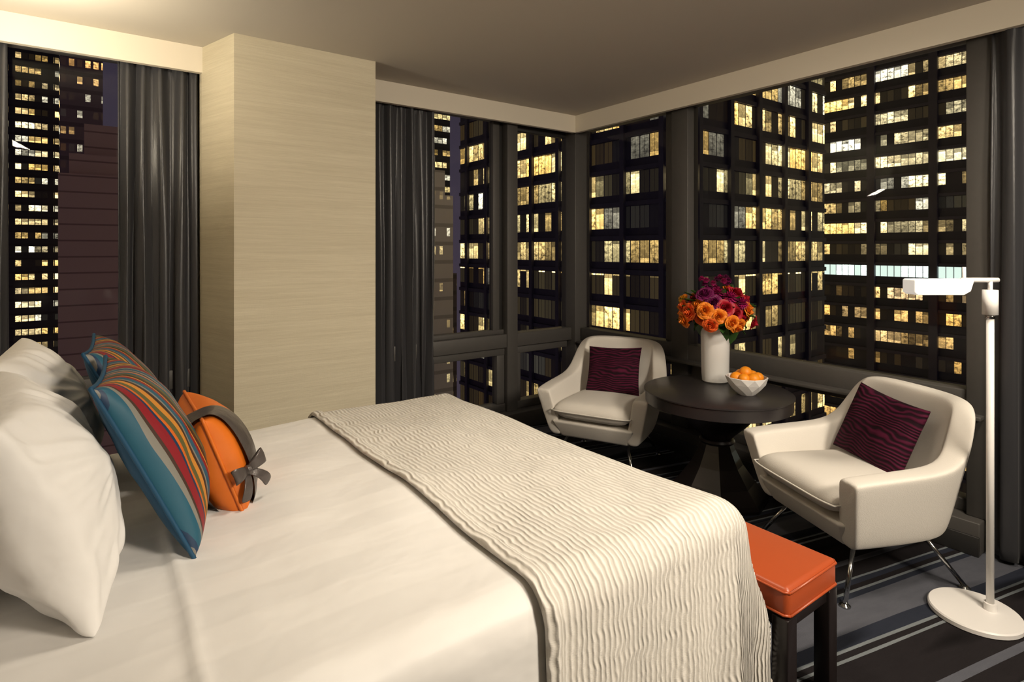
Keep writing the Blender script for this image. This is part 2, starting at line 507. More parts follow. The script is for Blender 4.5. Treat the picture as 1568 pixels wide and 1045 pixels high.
def cushion(name,a,b,T,loc,Xa,Ya,front,back=None,pipe=None,**kw):
    v,f,W=cushion_geo(a,b,T,**kw)
    mats=[front,back or front]
    fmi=[0 if k%2==0 else 1 for k in range(len(f))]
    o=mesh(name,v,f,None,None,True,mats=mats,fmi=fmi)
    bm=bmesh.new(); bm.from_mesh(o.data); bmesh.ops.remove_doubles(bm,verts=bm.verts,dist=1e-5); bm.to_mesh(o.data); bm.free()
    Xa=Vector(Xa).normalized(); Ya=Vector(Ya); Ya=(Ya-Xa*Ya.dot(Xa)).normalized(); Za=Xa.cross(Ya)
    Mx=Matrix((Xa,Ya,Za)).transposed().to_4x4(); Mx.translation=Vector(loc)
    o.matrix_world=Mx
    sb=o.modifiers.new('sub','SUBSURF'); sb.levels=1; sb.render_levels=1
    if pipe:
        N=W-1
        idx=[(i,0) for i in range(N)]+[(N,j) for j in range(N)]+[(i,N) for i in range(N,0,-1)]+[(0,j) for j in range(N,0,-1)]
        ring=[v[i*W+j] for i,j in idx]; ring.append(ring[0])
        p=tube('piping',ring,0.005,pipe,o,8)
    return o
def tilt(deg, yaw=0):
    a=math.radians(deg); y=math.radians(yaw)
    up=Vector((-math.sin(a),0,math.cos(a))); xx=Vector((-math.sin(y),math.cos(y),0))
    return xx,up
xx,up=tilt(20,4);  cushion('pillow',0.33,0.225,0.130,(-0.10,1.67,0.872),xx,up,M_pillow,seed=1,wr=0.010,pinch=0.05,N=60,crumple=0.028)
xx,up=tilt(24,-3); cushion('pillow',0.31,0.235,0.125,(-0.13,2.33,0.875),xx,up,M_pillow,seed=2,wr=0.010,pinch=0.05,N=60,crumple=0.025)
xx,up=tilt(22,0);  cushion('pillow',0.34,0.26,0.11,(-0.37,1.72,0.895),xx,up,M_pillow,seed=3,wr=0.009,pinch=0.05,N=60,crumple=0.018)
xx,up=tilt(22,0);  cushion('pillow',0.33,0.28,0.11,(-0.34,2.36,0.915),xx,up,M_pillow,seed=4,wr=0.009,pinch=0.05,N=60,crumple=0.018)
xx,up=tilt(25,-4);  cushion('striped_cushion',0.230,0.238,0.115,(0.108,1.78,0.878),xx,up,M_stripe,M_teal,pipe=M_teal,seed=5,wr=0.005,Tb=0.040)
xx,up=tilt(25,-3); cushion('striped_cushion',0.235,0.240,0.110,(0.085,2.29,0.880),xx,up,M_stripe,M_teal,pipe=M_teal,seed=6,wr=0.005,Tb=0.040)
xx,up=tilt(20,0)
oa,ob,oT=0.20,0.150,0.100
oc=cushion('orange_lumbar_cushion',oa,ob,oT,(0.285,1.93,0.798),xx,up,M_orangefab,pipe=M_orangefab,seed=8,wr=0.005)
def band(par,xc,hw,b,T,a,off,mat):
    v=[];f=[];n=72;m=6
    for k in range(n):
        an=2*math.pi*k/n
        for q in range(m+1):
            x=xc-hw+2*hw*q/m
            u=min(0.97,abs(x)/a)
            bb=b*(1-0.07*(1-u*u))+off
            w=math.sin(an)
            y=bb*w*1.0
            t=T*max(0,(1-u*u))**0.42
            z=(t*max(0,1-w*w)**0.42+off)*(1 if math.cos(an)>=0 else -1)
            if abs(math.cos(an))<1e-6: z=0
            pk=0.003*math.sin(q*2.1+an*3)
            v.append(Vector((x+pk,y,z*(1+0.0)+ (0.002 if q in(1,3,5) else 0))))
    W=m+1
    for k in range(n):
        k2=(k+1)%n
        for q in range(m):
            f.append((k*W+q,k2*W+q,k2*W+q+1,k*W+q+1))
    return mesh('ribbon_band',v,f,mat,par,True)
band(oc,-0.115,0.055,ob,oT,oa,0.007,M_ribbon)
def strip(par,name,pts,wid,nrm,mat,tw=0):
    pts=[Vector(p) for p in pts]; v=[];f=[]
    for i,p in enumerate(pts):
        s=Vector(nrm[i] if isinstance(nrm,list) else nrm).normalized()
        w=wid[i] if isinstance(wid,list) else wid
        v.append(p-s*w); v.append(p+Vector((0,0,0.003))); v.append(p+s*w)
    for i in range(len(pts)-1):
        for k in range(2):
            f.append((i*3+k,i*3+k+1,(i+1)*3+k+1,(i+1)*3+k))
    o=mesh(name,v,f,mat,par,True)
    sb=o.modifiers.new('s','SUBSURF'); sb.levels=2; sb.render_levels=2
    so=o.modifiers.new('sol','SOLIDIFY'); so.thickness=0.002
    return o
BO=Vector((-0.172,-0.045,0.050))
ez=Vector((0.55,0,0.83)); ey_=Vector((0,1,0)); eo=Vector((-0.83,0,0.55))
def bp(a,b,c): return BO+ez*a+ey_*b+eo*c
for sg in (1,-1):
    strip(oc,'bow_loop_%d'%(sg+2),[bp(0,0,0),bp(sg*0.02,0.01,0.022),bp(sg*0.05,0.016,0.026),bp(sg*0.062,0.012,0.010),bp(sg*0.035,0.005,0.004),bp(0,0,0)],[0.008,0.016,0.022,0.022,0.016,0.008],(0,1,0),M_ribbon)
    strip(oc,'bow_tail_%d'%(sg+2),[bp(0,0,0),bp(sg*0.018,-0.02,0.016),bp(sg*0.034,-0.045,0.018),bp(sg*0.045,-0.07,0.006)],[0.008,0.012,0.015,0.018],ez+ey_*0.4*sg,M_ribbon)
kn=lathe('bow_knot',[(0,-0.012),(0.012,-0.009),(0.016,0),(0.012,0.009),(0,0.012)],M_ribbon,oc,16,tuple(BO+eo*0.008))

# ------------------------------------------------------------------ bench
bench=empty('upholstered_bench')
bx0,bx1,by0,by1,bz1=1.60,1.895,0.862,2.50,0.425
box('seat_cushion',bx0,bx1,by0,by1,bz1-0.088,bz1,M_leather,bench,0.018,4)
for zz in (bz1-0.012,bz1-0.078):
    e=0.001
    ring=[(bx0+.012,by0-e,zz),(bx1-.012,by0-e,zz),(bx1+e,by0+.012,zz),(bx1+e,by1-.012,zz),(bx1-.012,by1+e,zz),(bx0+.012,by1+e,zz),(bx0-e,by1-.012,zz),(bx0-e,by0+.012,zz),(bx0+.012,by0-e,zz)]
    tube('welt',ring,0.004,M_leather,bench,8)
box('frame_rail',bx0+0.01,bx1-0.01,by0+0.01,by1-0.01,bz1-0.128,bz1-0.088,M_espresso,bench,0.003)
for i,(x,y) in enumerate([(bx0,by0),(bx1-0.05,by0),(bx0,by1-0.05),(bx1-0.05,by1-0.05)]):
    box('leg_%d'%(i+1),x,x+0.05,y,y+0.05,0,bz1-0.09,M_espresso,bench,0.003)

# ------------------------------------------------------------------ armchairs
CS=0.94
def armchair(loc, facing):
    ang=math.atan2(facing[1],facing[0])-math.pi/2
    A=empty('armchair',(loc[0],loc[1],0),ang); A.scale=(CS,CS,CS)
    half=[ # x,y(top) ztop th  xb,yb(bottom)
     (0.335,0.335,0.535,0.050, 0.265,0.270),
     (0.338,0.322,0.545,0.052, 0.267,0.258),
     (0.345,0.16,0.553,0.052, 0.272,0.13),
     (0.345,-0.02,0.558,0.052, 0.270,-0.02),
     (0.337,-0.15,0.568,0.052, 0.262,-0.12),
     (0.320,-0.235,0.620,0.052, 0.247,-0.19),
     (0.296,-0.305,0.775,0.047, 0.222,-0.235),
     (0.262,-0.342,0.818,0.045, 0.180,-0.262),
     (0.13,-0.355,0.828,0.045, 0.09,-0.275)]
    st=half+[(-x,y,z,t,-xb,yb) for x,y,z,t,xb,yb in half[::-1]]
    n=len(st); v=[];f=[]
    for i,(x,y,z,t,xb,ybm) in enumerate(st):
        p=Vector((st[max(i-1,0)][0],st[max(i-1,0)][1])); q=Vector((st[min(i+1,n-1)][0],st[min(i+1,n-1)][1]))
        tg=(q-p).normalized(); nm=Vector((-tg.y,tg.x))
        if nm.dot(Vector((x,y-0.05)))<0: nm=-nm
        nx_,ny_=nm
        if i<4 or i>n-5: nx_,ny_=(1 if x>0 else -1),0
        def P(k,off,zz):
            return (xb+(x-xb)*k+nx_*off, ybm+(y-ybm)*k+ny_*off, zz)
        z0=0.225
        def zk(k): return z0+(z-z0)*k
        v+= [P(0,t*0.5,z0),P(0.05,t*0.95,zk(0.08)),P(0.5,t*0.95,zk(0.5)),P(0.93,t*1.0,zk(0.92)),P(1.0,t*0.95,z-0.003),P(1.0,t*0.3,z),
             P(1.0,-t*0.5,z),P(0.98,-t*0.98,z-0.006),P(0.88,-t*0.95,zk(0.88)),P(0.45,-t*0.95,zk(0.45)),P(0.05,-t*0.9,zk(0.08)),P(0,-t*0.5,z0)]
    K=12
    for i in range(n-1):
        for k in range(K):
            k2=(k+1)%K
            f.append((i*K+k,(i+1)*K+k,(i+1)*K+k2,i*K+k2))
    f.append(tuple(range(K))); f.append(tuple(range((n-1)*K,n*K))[::-1])
    sh=mesh('shell',v,f,M_boucle,A); fixnormals(sh)
    s=sh.modifiers.new('sub','SUBSURF'); s.levels=3; s.render_levels=3
    def tb(name,zs,mat,bev):
        v=[];f=[]
        for (z,xw,y0,y1) in zs:
            v+=[(-xw,y0,z),(xw,y0,z),(xw,y1,z),(-xw,y1,z)]
        m=len(zs)
        for i in range(m-1):
            for k in range(4):
                k2=(k+1)%4
                f.append((i*4+k,i*4+k2,(i+1)*4+k2,(i+1)*4+k))
        f.append((3,2,1,0)); f.append(tuple(range((m-1)*4,m*4)))
        o=mesh(name,v,f,mat,A); b=o.modifiers.new('b','BEVEL'); b.width=bev; b.segments=4; b.limit_method='ANGLE'; b.angle_limit=math.radians(40)
        return o
    tb('seat_deck',[(0.215,0.235,-0.24,0.25),(0.335,0.285,-0.24,0.315)],M_boucle,0.02)
    v=[];f=[];NX,NY=16,18
    def sc(i,j,top):
        u=-1+2*i/NX; w=j/NY
        x=0.272*u; y=-0.27+0.625*w
        ed=(1-abs(u)**6)*(1-(2*w-1)**8)
        t=0.062*max(0,ed)**0.45
        zc=0.392+0.02*w
        bul=0.012*(1-u*u)*math.sin(math.pi*w)
        y2=y-(0.02*(abs(u)**6) if w>0.5 else 0)
        return (x,y2,zc+(t+bul if top else -t))
    W=NY+1
    for top in (True,False):
        for i in range(NX+1):
            for j in range(W): v.append(sc(i,j,top))
    o_=(NX+1)*W
    for i in range(NX):
        for j in range(NY):
            f.append((i*W+j,(i+1)*W+j,(i+1)*W+j+1,i*W+j+1)); f.append((o_+i*W+j,o_+i*W+j+1,o_+(i+1)*W+j+1,o_+(i+1)*W+j))
    c=mesh('seat_cushion',v,f,M_boucle,A)
    bm=bmesh.new(); bm.from_mesh(c.data); bmesh.ops.remove_doubles(bm,verts=bm.verts,dist=1e-5); bm.to_mesh(c.data); bm.free()
    s=c.modifiers.new('sub','SUBSURF'); s.levels=1; s.render_levels=1
    NR=[]
    for j in range(NY+1): NR.append(sc(NX,j,True))
    for i in range(NX-1,-1,-1): NR.append(sc(i,NY,True))
    for j in range(NY-1,-1,-1): NR.append(sc(0,j,True))
    tube('seat_piping',NR,0.0045,M_boucle,A,8)
    for i,(sx,sy) in enumerate([(1,1),(-1,1),(1,-1),(-1,-1)]):
        a=Vector((sx*0.20,sy*0.17,0.225)); b=Vector((sx*0.29,0.30 if sy>0 else -0.31,0.012))
        tube('leg_%d'%(i+1),[a,b],0.010,M_chrome,A,12)
        lathe('foot_%d'%(i+1),[(0,0),(0.022,0),(0.022,0.006),(0.012,0.014),(0,0.014)],M_chrome,A,16,(b.x,b.y,0))
    tube('cross_bar_1',[(-0.20,0.17,0.222),(0.20,0.17,0.222)],0.009,M_chrome,A)
    tube('cross_bar_2',[(-0.20,-0.17,0.222),(0.20,-0.17,0.222)],0.009,M_chrome,A)
    return A,ang
def chair_cushion(loc,ang,dx,name,rot=0,s=0.2,dy=-0.148,dz=0.62):
    R=Matrix.Rotation(ang,3,'Z')
    xl=R@Vector((-1,0,0)); up=R@Vector((0,-0.42,1)).normalized()
    Za=xl.cross(up)
    Rr=Matrix.Rotation(math.radians(rot),3,Za)
    p=R@Vector((dx,dy,0))+Vector((loc[0],loc[1],dz))
    cushion(name,s*1.15,s,0.06,p,Rr@xl,Rr@up,M_grain,seed=loc[1],wr=0.004)
c1=(2.725,2.695); f1=(-0.90,-0.43)
A1,a1=armchair(c1,f1); chair_cushion(c1,a1,-0.0,'purple_cushion',3,0.165,dz=0.575)
c2=(2.745,1.185); f2=(-0.91,0.41)
A2,a2=armchair(c2,f2); chair_cushion(c2,a2,0.01,'purple_cushion',-6,0.170,dz=0.580)

# ------------------------------------------------------------------ table
TX,TY,TZ=2.855,1.952,0.60
table=empty('pedestal_table',(TX,TY,0))
lathe('top',[(0,TZ-0.075),(0.385,TZ-0.075),(0.395,TZ-0.07),(0.395,TZ-0.012),(0.402,TZ-0.008),(0.402,TZ-0.002),(0.398,TZ),(0,TZ)],M_tabletop,table,96)
lathe('upper_cone',[(0.24,TZ-0.075),(0.225,TZ-0.11),(0.165,TZ-0.18),(0.10,TZ-0.24),(0.075,TZ-0.27),(0.0,TZ-0.27)],M_espresso,table,64)
lathe('collar',[(0,TZ-0.268),(0.09,TZ-0.268),(0.098,TZ-0.28),(0.09,TZ-0.292),(0,TZ-0.292)],M_espresso,table,48)
prof=[(0.085,TZ-0.29),(0.10,TZ-0.33),(0.14,TZ-0.41),(0.205,TZ-0.50),(0.265,TZ-0.565),(0.275,TZ-0.585),(0.275,0.0)]
v=[];f=[];seg=8
for r,z in prof:
    for k in range(seg):
        a=2*math.pi*(k+0.5)/seg+0.3
        v.append((r*math.cos(a),r*math.sin(a),z))
for i in range(len(prof)-1):
    for k in range(seg):
        k2=(k+1)%seg; f.append((i*seg+k,i*seg+k2,(i+1)*seg+k2,(i+1)*seg+k))
f.append(tuple(range(seg))); f.append(tuple(range((len(prof)-1)*seg,len(prof)*seg)))
o=mesh('faceted_base',v,f,M_espresso,table,False); fixnormals(o)

VX,VY=3.04,2.09
lathe('flower_vase',[(0,0),(0.070,0),(0.076,0.006),(0.080,0.05),(0.084,0.30),(0.086,0.322),(0.083,0.326),(0.079,0.322),(0.076,0.29),(0.070,0.03),(0,0.02)],M_vase,None,64,(VX,VY,TZ))
pet_cols={'orange':(0.90,0.24,0.015),'magenta':(0.34,0.006,0.10),'red':(0.38,0.006,0.02),'plum':(0.15,0.005,0.07),'yellow':(0.75,0.38,0.02),'coral':(0.85,0.13,0.02)}
pm={}
pmats=[]
for i,(k,c) in enumerate(pet_cols.items()):
    pm[k]=i; pmats.append(simple('petal_'+k,c,0.55,nscale=40,var=0.25))
pm['leaf']=len(pmats); pmats.append(M_leaf)
BV=[];BF=[];BM=[]
def add_patch(fn,nu,nv,mi):
    o=len(BV)
    for i in range(nu+1):
        for j in range(nv+1): BV.append(fn(i/nu,j/nv))
    W=nv+1
    for i in range(nu):
        for j in range(nv):
            BF.append((o+i*W+j,o+(i+1)*W+j,o+(i+1)*W+j+1,o+i*W+j+1)); BM.append(mi)
def basis(n):
    n=Vector(n).normalized(); a=Vector((0,0,1)) if abs(n.z)<0.9 else Vector((1,0,0))
    s=n.cross(a).normalized(); return s,n.cross(s),n
def rose(c,n,R,mi):
    c=Vector(c); s,t,n=basis(n)
    K=6
    for k in range(K):
        q=k/(K-1); cnt=3+k; ph0=random.uniform(0,6)
        for p in range(cnt):
            phi=ph0+2*math.pi*p/cnt; span=math.pi/cnt*1.35
            rk=R*(0.14+0.86*q); jit=random.uniform(0.93,1.07)
            def fn(a,w,phi=phi,span=span,rk=rk,q=q,jit=jit):
                al=-1+2*a; an=phi+al*span*(0.35+0.65*math.sin(min(1,w*1.3)*math.pi/2))
                rad=rk*math.sin(w*math.pi*0.5)*(1+0.25*q*max(0,w-0.7)/0.3)*jit+0.03*R*al
                z=R*(w*(1.15-0.65*q)-0.35)-R*0.18*al*al*w-R*0.25*q*max(0,w-0.8)/0.2*0.6
                return c+s*rad*math.cos(an)+t*rad*math.sin(an)+n*z
            add_patch(fn,6,6,mi)
def dahlia(c,n,R,mi):
    c=Vector(c); s,t,n=basis(n)
    for i in range(60):
        z=1-1.35*i/60; r=math.sqrt(max(0,1-z*z)); an=i*2.399
        d=(s*r*math.cos(an)+t*r*math.sin(an)+n*z).normalized()
        e1,e2,_=basis(d)
        def fn(a,w,d=d,e1=e1,e2=e2):
            al=-1+2*a; wd=R*0.2*math.sin(math.pi*(0.15+0.8*w))
            return c+d*R*(0.35+0.7*w)+e1*wd*al+e2*(R*0.12*(w*w)+0.05*R*al*al)
        add_patch(fn,2,3,mi)
def leaf(c,d,L,mi):
    c=Vector(c); d=Vector(d).normalized(); s,t,_=basis(d)
    def fn(a,w):
        al=-1+2*a
        return c+d*L*w+s*L*0.28*al*math.sin(math.pi*min(1,w*0.98+0.01))+t*(L*0.25*w*w-0.1*L*al*al)*1.0
    add_patch(fn,3,6,mi)
BC=Vector((VX,VY,TZ+0.425)); 
low=['orange','red','magenta','yellow','orange','red','orange','coral']
high=['magenta','plum','orange','red','magenta','plum','red','yellow']
NB=56
for i in range(NB):
    z=1-1.55*(i+0.5)/NB; r=math.sqrt(max(0,1-z*z)); an=i*2.39996+0.6
    d=Vector((r*math.cos(an),r*math.sin(an),z))
    k=(high if z>0.38 else low)[(i*5)%8]
    rad=random.uniform(0.13,0.185)
    c=BC+Vector((d.x*rad*1.28,d.y*rad*1.28,d.z*rad*0.85))
    if k in('magenta','plum') and i%2==0: dahlia(c,d,random.uniform(0.032,0.042),pm[k])
    elif k=='yellow': dahlia(c,d,random.uniform(0.02,0.028),pm[k])
    else: rose(c,d,random.uniform(0.033,0.045),pm[k])
for i in range(70):
    z=random.uniform(-0.75,0.9); r=math.sqrt(1-z*z); an=random.uniform(0,6.28)
    d=Vector((r*math.cos(an),r*math.sin(an),z)); 
    leaf(BC+Vector((d.x*0.14,d.y*0.14,d.z*0.10)),d+Vector((0,0,0.2)),random.uniform(0.06,0.10),pm['leaf'])
for i in range(14):
    an=random.uniform(0,6.28); d=Vector((0.4*math.cos(an),0.4*math.sin(an),1)).normalized()
    c=BC+d*random.uniform(0.17,0.22); dahlia(c,d,0.02,pm[random.choice(['magenta','plum','red'])])
for i in range(24):
    an=i*2.4; d=Vector((math.cos(an),math.sin(an),0))
    p0=Vector((VX,VY,TZ+0.2))+d*0.03; p1=BC+d*random.uniform(0.03,0.1)
    leaf(p0,p1-p0,(p1-p0).length*1.1,pm['leaf'])
fl=mesh('flower_bouquet',BV,BF,None,None,True,mats=pmats,fmi=BM)

OX,OY=2.905,1.80
def bowl():
    rings=[(0.045,0.0,0),(0.075,0.028,0.5),(0.100,0.062,0),(0.112,0.098,0.5)]
    n=10; v=[];f=[]
    for r,z,o in rings:
        for k in range(n):
            a=2*math.pi*(k+o)/n; v.append((OX+r*math.cos(a),OY+r*math.sin(a),TZ+z))
    for i in range(len(rings)-1):
        o=rings[i][2]
        for k in range(n):
            k2=(k+1)%n
            a,b=i*n+k,i*n+k2; c,d=(i+1)*n+k,(i+1)*n+k2
            if o==0: f+=[(a,b,c),(b,d,c)]
            else: f+=[(a,d,c),(a,b,d)]
    f.append(tuple(range(n))[::-1])
    o=mesh('faceted_fruit_bowl',v,f,M_bowl,None,False); fixnormals(o)
    s=o.modifiers.new('sol','SOLIDIFY'); s.thickness=0.006; s.offset=-1
    b=o.modifiers.new('bev','BEVEL'); b.width=0.0012; b.segments=1
bowl()
bm=bmesh.new()
for (x,y,z,r) in [(0,0,0.06,0.036),(0.055,0.0,0.088,0.033),(-0.05,0.03,0.088,0.033),(-0.02,-0.055,0.09,0.034),(0.03,0.052,0.09,0.033),(0.03,-0.05,0.092,0.03),(0.0,0.005,0.115,0.034),(-0.055,-0.02,0.09,0.03)]:
    bmesh.ops.create_uvsphere(bm,u_segments=24,v_segments=16,radius=r,matrix=Matrix.Translation((OX+x,OY+y,TZ+z+0.006))@Matrix.Scale(0.93,4,(0,0,1)))
me=bpy.data.meshes.new('oranges'); bm.to_mesh(me); bm.free(); me.materials.append(M_fruit)
for p in me.polygons: p.use_smooth=True
link(bpy.data.objects.new('oranges',me))

# ------------------------------------------------------------------ floor lamp
lamp=empty('floor_lamp')
LX,LY=2.765,0.70
BX,BY=2.72,0.735
lathe('base_disc',[(0,0),(0.143,0),(0.147,0.004),(0.147,0.018),(0.143,0.023),(0,0.023)],M_whitelamp,lamp,64,(BX,BY,0))
lathe('base_collar',[(0.02,0.02),(0.02,0.05),(0.0,0.05)],M_whitelamp,lamp,24,(LX,LY,0))
tube('pole',[(LX,LY,0.02),(LX,LY,1.15)],0.0125,M_whitelamp,lamp,20)
tube('collar_dark',[(LX,LY,1.135),(LX,LY,1.15)],0.016,M_chrome,lamp,20)
tube('sleeve',[(LX,LY,1.15),(LX,LY,1.245)],0.025,M_whitelamp,lamp,24)
tube('top_pin',[(LX,LY,1.24),(LX,LY,1.285)],0.008,M_whitelamp,lamp,16)
ld=Vector((-0.809,0.588,0)); lp=Vector((0.588,0.809,0))
P=Vector((LX,LY,1.282))
tube('arm',[P-ld*0.03,P+ld*0.11],0.009,M_whitelamp,lamp,16)
tube('knob',[P+ld*0.10+Vector((0,0,-0.01)),P+ld*0.10+Vector((0,0,0.05))],0.006,M_whitelamp,lamp,12)
prof=[(0.085,0.0),(0.305,0.0),(0.312,-0.004),(0.312,-0.050),(0.300,-0.060),(0.125,-0.060),(0.10,-0.046)]
v=[];f=[];n=len(prof)
for sgn in (-1,1):
    for l,z in prof: v.append(P+ld*l+lp*0.035*sgn+Vector((0,0,z+0.005)))
f=[tuple(range(n)),tuple(range(n,2*n))[::-1]]+[(i,(i+1)%n,n+(i+1)%n,n+i) for i in range(n)]
t=NT('glowing_lamp_shade'); t.set(Base_Color=(0.85,0.83,0.8),Roughness=0.4,Emission_Color=(1.0,0.96,0.88),Emission_Strength=0.4)
hd=mesh('lamp_head',v,f,t.m,lamp,False); fixnormals(hd)
b=hd.modifiers.new('b','BEVEL'); b.width=0.004; b.segments=2

# ------------------------------------------------------------------ city
def facade(name,w,h,seed,thr,strength,base,bay=0.0,mx=0.10,lo=0.25,hi=0.8,colA=(1.0,0.60,0.15),colB=(1.0,0.80,0.36),grp=5.0,band=None,bayw=0.16,zdim=None,zamt=0.17,zcol=None,split=True):
    t=NT(name)
    g=t.node('ShaderNodeNewGeometry'); sp=t.node('ShaderNodeSeparateXYZ'); t.l.new(g.outputs['Position'],sp.inputs[0])
    s=t.math('ADD',sp.outputs[0],sp.outputs[1]); z=sp.outputs[2]
    a=t.math('MULTIPLY_ADD',s,1/w,100.37+seed); b=t.math('MULTIPLY_ADD',z,1/h,100.2)
    fa=t.math('FRACT',a); fb=t.math('FRACT',b); ca=t.math('FLOOR',a); cb=t.math('FLOOR',b)
    def wn(x,y,k):
        c=t.node('ShaderNodeCombineXYZ'); t.put(x,c.inputs[0]); t.put(y,c.inputs[1]); c.inputs[2].default_value=k
        n=t.node('ShaderNodeTexWhiteNoise',noise_dimensions='3D'); t.l.new(c.outputs[0],n.inputs['Vector']); return n.outputs['Value']
    shift=t.math('MULTIPLY',wn(1.0,cb,seed+21.5),grp)
    ga=t.math('FLOOR',t.math('MULTIPLY',t.math('ADD',ca,shift),1/grp))
    n1=wn(ca,cb,seed+0.5); n2=wn(ga,cb,seed+7.5); n3=wn(ca,cb,seed+3.5); n4=wn(0.0,cb,seed+9.5); n5=wn(ca,cb,seed+13.5); n6=wn(ga,cb,seed+17.5)
    blind=t.math('MULTIPLY',t.math('GREATER_THAN',n5,0.50),t.math('MULTIPLY',n3,(hi-lo)*0.85))
    top_edge=t.math('SUBTRACT',hi,blind)
    m=t.math('MULTIPLY',t.math('GREATER_THAN',fa,mx),t.math('LESS_THAN',fa,1-mx))
    m=t.math('MULTIPLY',m,t.math('MULTIPLY',t.math('GREATER_THAN',fb,lo),t.math('LESS_THAN',fb,hi)))
    if split:
        # a thin glazing bar in the middle of every bay of glass
        bar=t.math('GREATER_THAN',t.math('ABSOLUTE',t.math('SUBTRACT',fa,0.5)),0.035)
        m=t.math('MULTIPLY',m,t.math('MULTIPLY_ADD',bar,0.6,0.4))
    below=t.math('LESS_THAN',fb,top_edge)
    if bay:
        fbay=t.math('FRACT',t.math('MULTIPLY_ADD',s,1/bay,50.3))
        m=t.math('MULTIPLY',m,t.math('GREATER_THAN',fbay,bayw))
    lit=t.math('ADD',t.math('MULTIPLY',n1,0.40),t.math('ADD',t.math('MULTIPLY',n2,0.42),t.math('MULTIPLY',n4,0.18)))
    thr_s=thr
    if zdim is not None:
        isl=t.math('LESS_THAN',z,zdim)
        thr_s=t.math('ADD',thr,t.math('MULTIPLY',isl,zamt))
    on=t.math('GREATER_THAN',lit,thr_s)
    lev=t.math('ADD',t.math('MULTIPLY',t.math('POWER',n3,1.5),0.65),t.math('MULTIPLY',t.math('POWER',n6,2.0),1.45))
    lev=t.math('ADD',lev,0.06)
    co=t.node('ShaderNodeCombineXYZ'); t.l.new(s,co.inputs[0]); t.l.new(z,co.inputs[1]); co.inputs[2].default_value=seed
    det=t.noise(t.mapping(co.outputs[0],(1.6,2.2,1)),1.0,4,0.75)
    det=t.math('MULTIPLY_ADD',t.math('SUBTRACT',det,0.40),6.0,0.25)
    det=t.math('MINIMUM',t.math('MAXIMUM',det,0.08),1.5)
    det=t.math('MAXIMUM',det,t.math('MULTIPLY',t.math('GREATER_THAN',n5,0.6),0.75))
    top=t.math('MULTIPLY_ADD',fb,1.1,0.2)
    body=t.math('MULTIPLY',t.math('MULTIPLY',on,lev),t.math('MULTIPLY',det,top))
    body=t.math('MULTIPLY',body,t.math('MULTIPLY_ADD',below,0.75,0.25))
    e=t.math('MULTIPLY',m,t.math('ADD',body,t.math('MULTIPLY',n1,0.022)))  # unlit panes get a faint painted glow as well
    col=t.mix(wn(ga,cb,seed+1.1),colA,colB)
    cool=t.math('GREATER_THAN',wn(ga,cb,seed+31.5),0.82)
    col=t.mix(cool,col,(1.0,0.90,0.62))
    if zdim is not None and zcol is not None:
        e=t.math('MULTIPLY',e,t.math('MULTIPLY_ADD',isl,-0.5,1.0))
        col=t.mix(t.math('MULTIPLY',isl,0.6),col,zcol)
    if band is not None:
        isb=t.math('COMPARE',cb,float(band),0.4)
        e=t.math('ADD',e,t.math('MULTIPLY',t.math('MULTIPLY',isb,m),0.55))
        col=t.mix(isb,col,(0.78,0.95,0.80))
    grain=t.mix(t.math('MULTIPLY',t.math('GREATER_THAN',fb,hi+0.05),0.6),base,tuple(x*0.4 for x in base))
    t.set(Base_Color=grain,Roughness=0.6,Emission_Color=col,Emission_Strength=t.math('MULTIPLY',e,strength))
    return t.m
def tower(name,x0,x1,y0,y1,z0,z1,mat,tiers=None,ledge=None):
    e=empty(name)
    box('shaft',x0,x1,y0,y1,z0,z1,mat,e)
    if tiers:
        for i,(a,b,c,d,zz0,zz1) in enumerate(tiers): box('tier_%d'%i,a,b,c,d,zz0,zz1,mat,e)
    return e
M_pier=simple('dark_anodised_pier',(0.07,0.065,0.085),0.6,nscale=1.5,var=0.2)
F1=facade('office_facade_a',1.30,3.65,1,0.44,2.2,(0.05,0.045,0.065),bay=5.3,bayw=0.11,mx=0.05,lo=0.20,hi=0.83,grp=4,zdim=-1.5)
T1=tower('office_building',46,74,35.2,77,-70,60,F1)
F2=facade('office_facade_b',1.05,3.75,12,0.44,2.1,(0.04,0.04,0.055),bay=9.2,bayw=0.13,mx=0.05,lo=0.33,hi=0.82,grp=5,colB=(1.0,0.86,0.48),band=99,zdim=-5.0,zamt=0.05,zcol=(1.0,0.50,0.10),split=False)
T2=tower('office_building',110,150,-60,90,-70,90,F2)
def piers(par,X0,X1,Y0,Y1,z0,z1,bay,bayw,h,hi,depth,south=True):
    L=[]
    wd=bay*bayw
    k=math.ceil((X0+Y0)/bay+50.3)-50.3
    while (k*bay+wd)<X0+Y1:                      # piers on the face x = X0
        y=k*bay-X0; L.append((X0-depth,X0+0.1,y,y+wd,z0,z1)); k+=1
    if south:
        k=math.ceil((X0+Y0)/bay+50.3)-50.3
        while (k*bay+wd)<X1+Y0:                  # piers on the face y = Y0
            x=k*bay-Y0; L.append((x,x+wd,Y0-depth,Y0+0.1,z0,z1)); k+=1
    boxes('piers',L,M_pier,par)
    L=[]
    for k in range(int(z0/h),int(z1/h)+1):       # floor slabs / spandrels
        zb=(k-0.2)*h+(hi+0.02)*h; zt=zb+0.13*h
        L.append((X0-depth*0.5,X0+0.05,Y0,Y1,zb,zt))
        if south: L.append((X0,X1,Y0-depth*0.5,Y0+0.05,zb,zt))
    boxes('spandrels',L,M_pier,par)
piers(T1,46,74,35.2,77,-50,55,5.3,0.11,3.65,0.83,0.45)
piers(T2,110,150,-60,90,-60,80,9.2,0.13,3.75,0.82,0.7,False)
F3=facade('stone_facade',1.6,3.6,5,0.66,0.8,(0.60,0.57,0.62),mx=0.28,lo=0.3,hi=0.75,split=False)
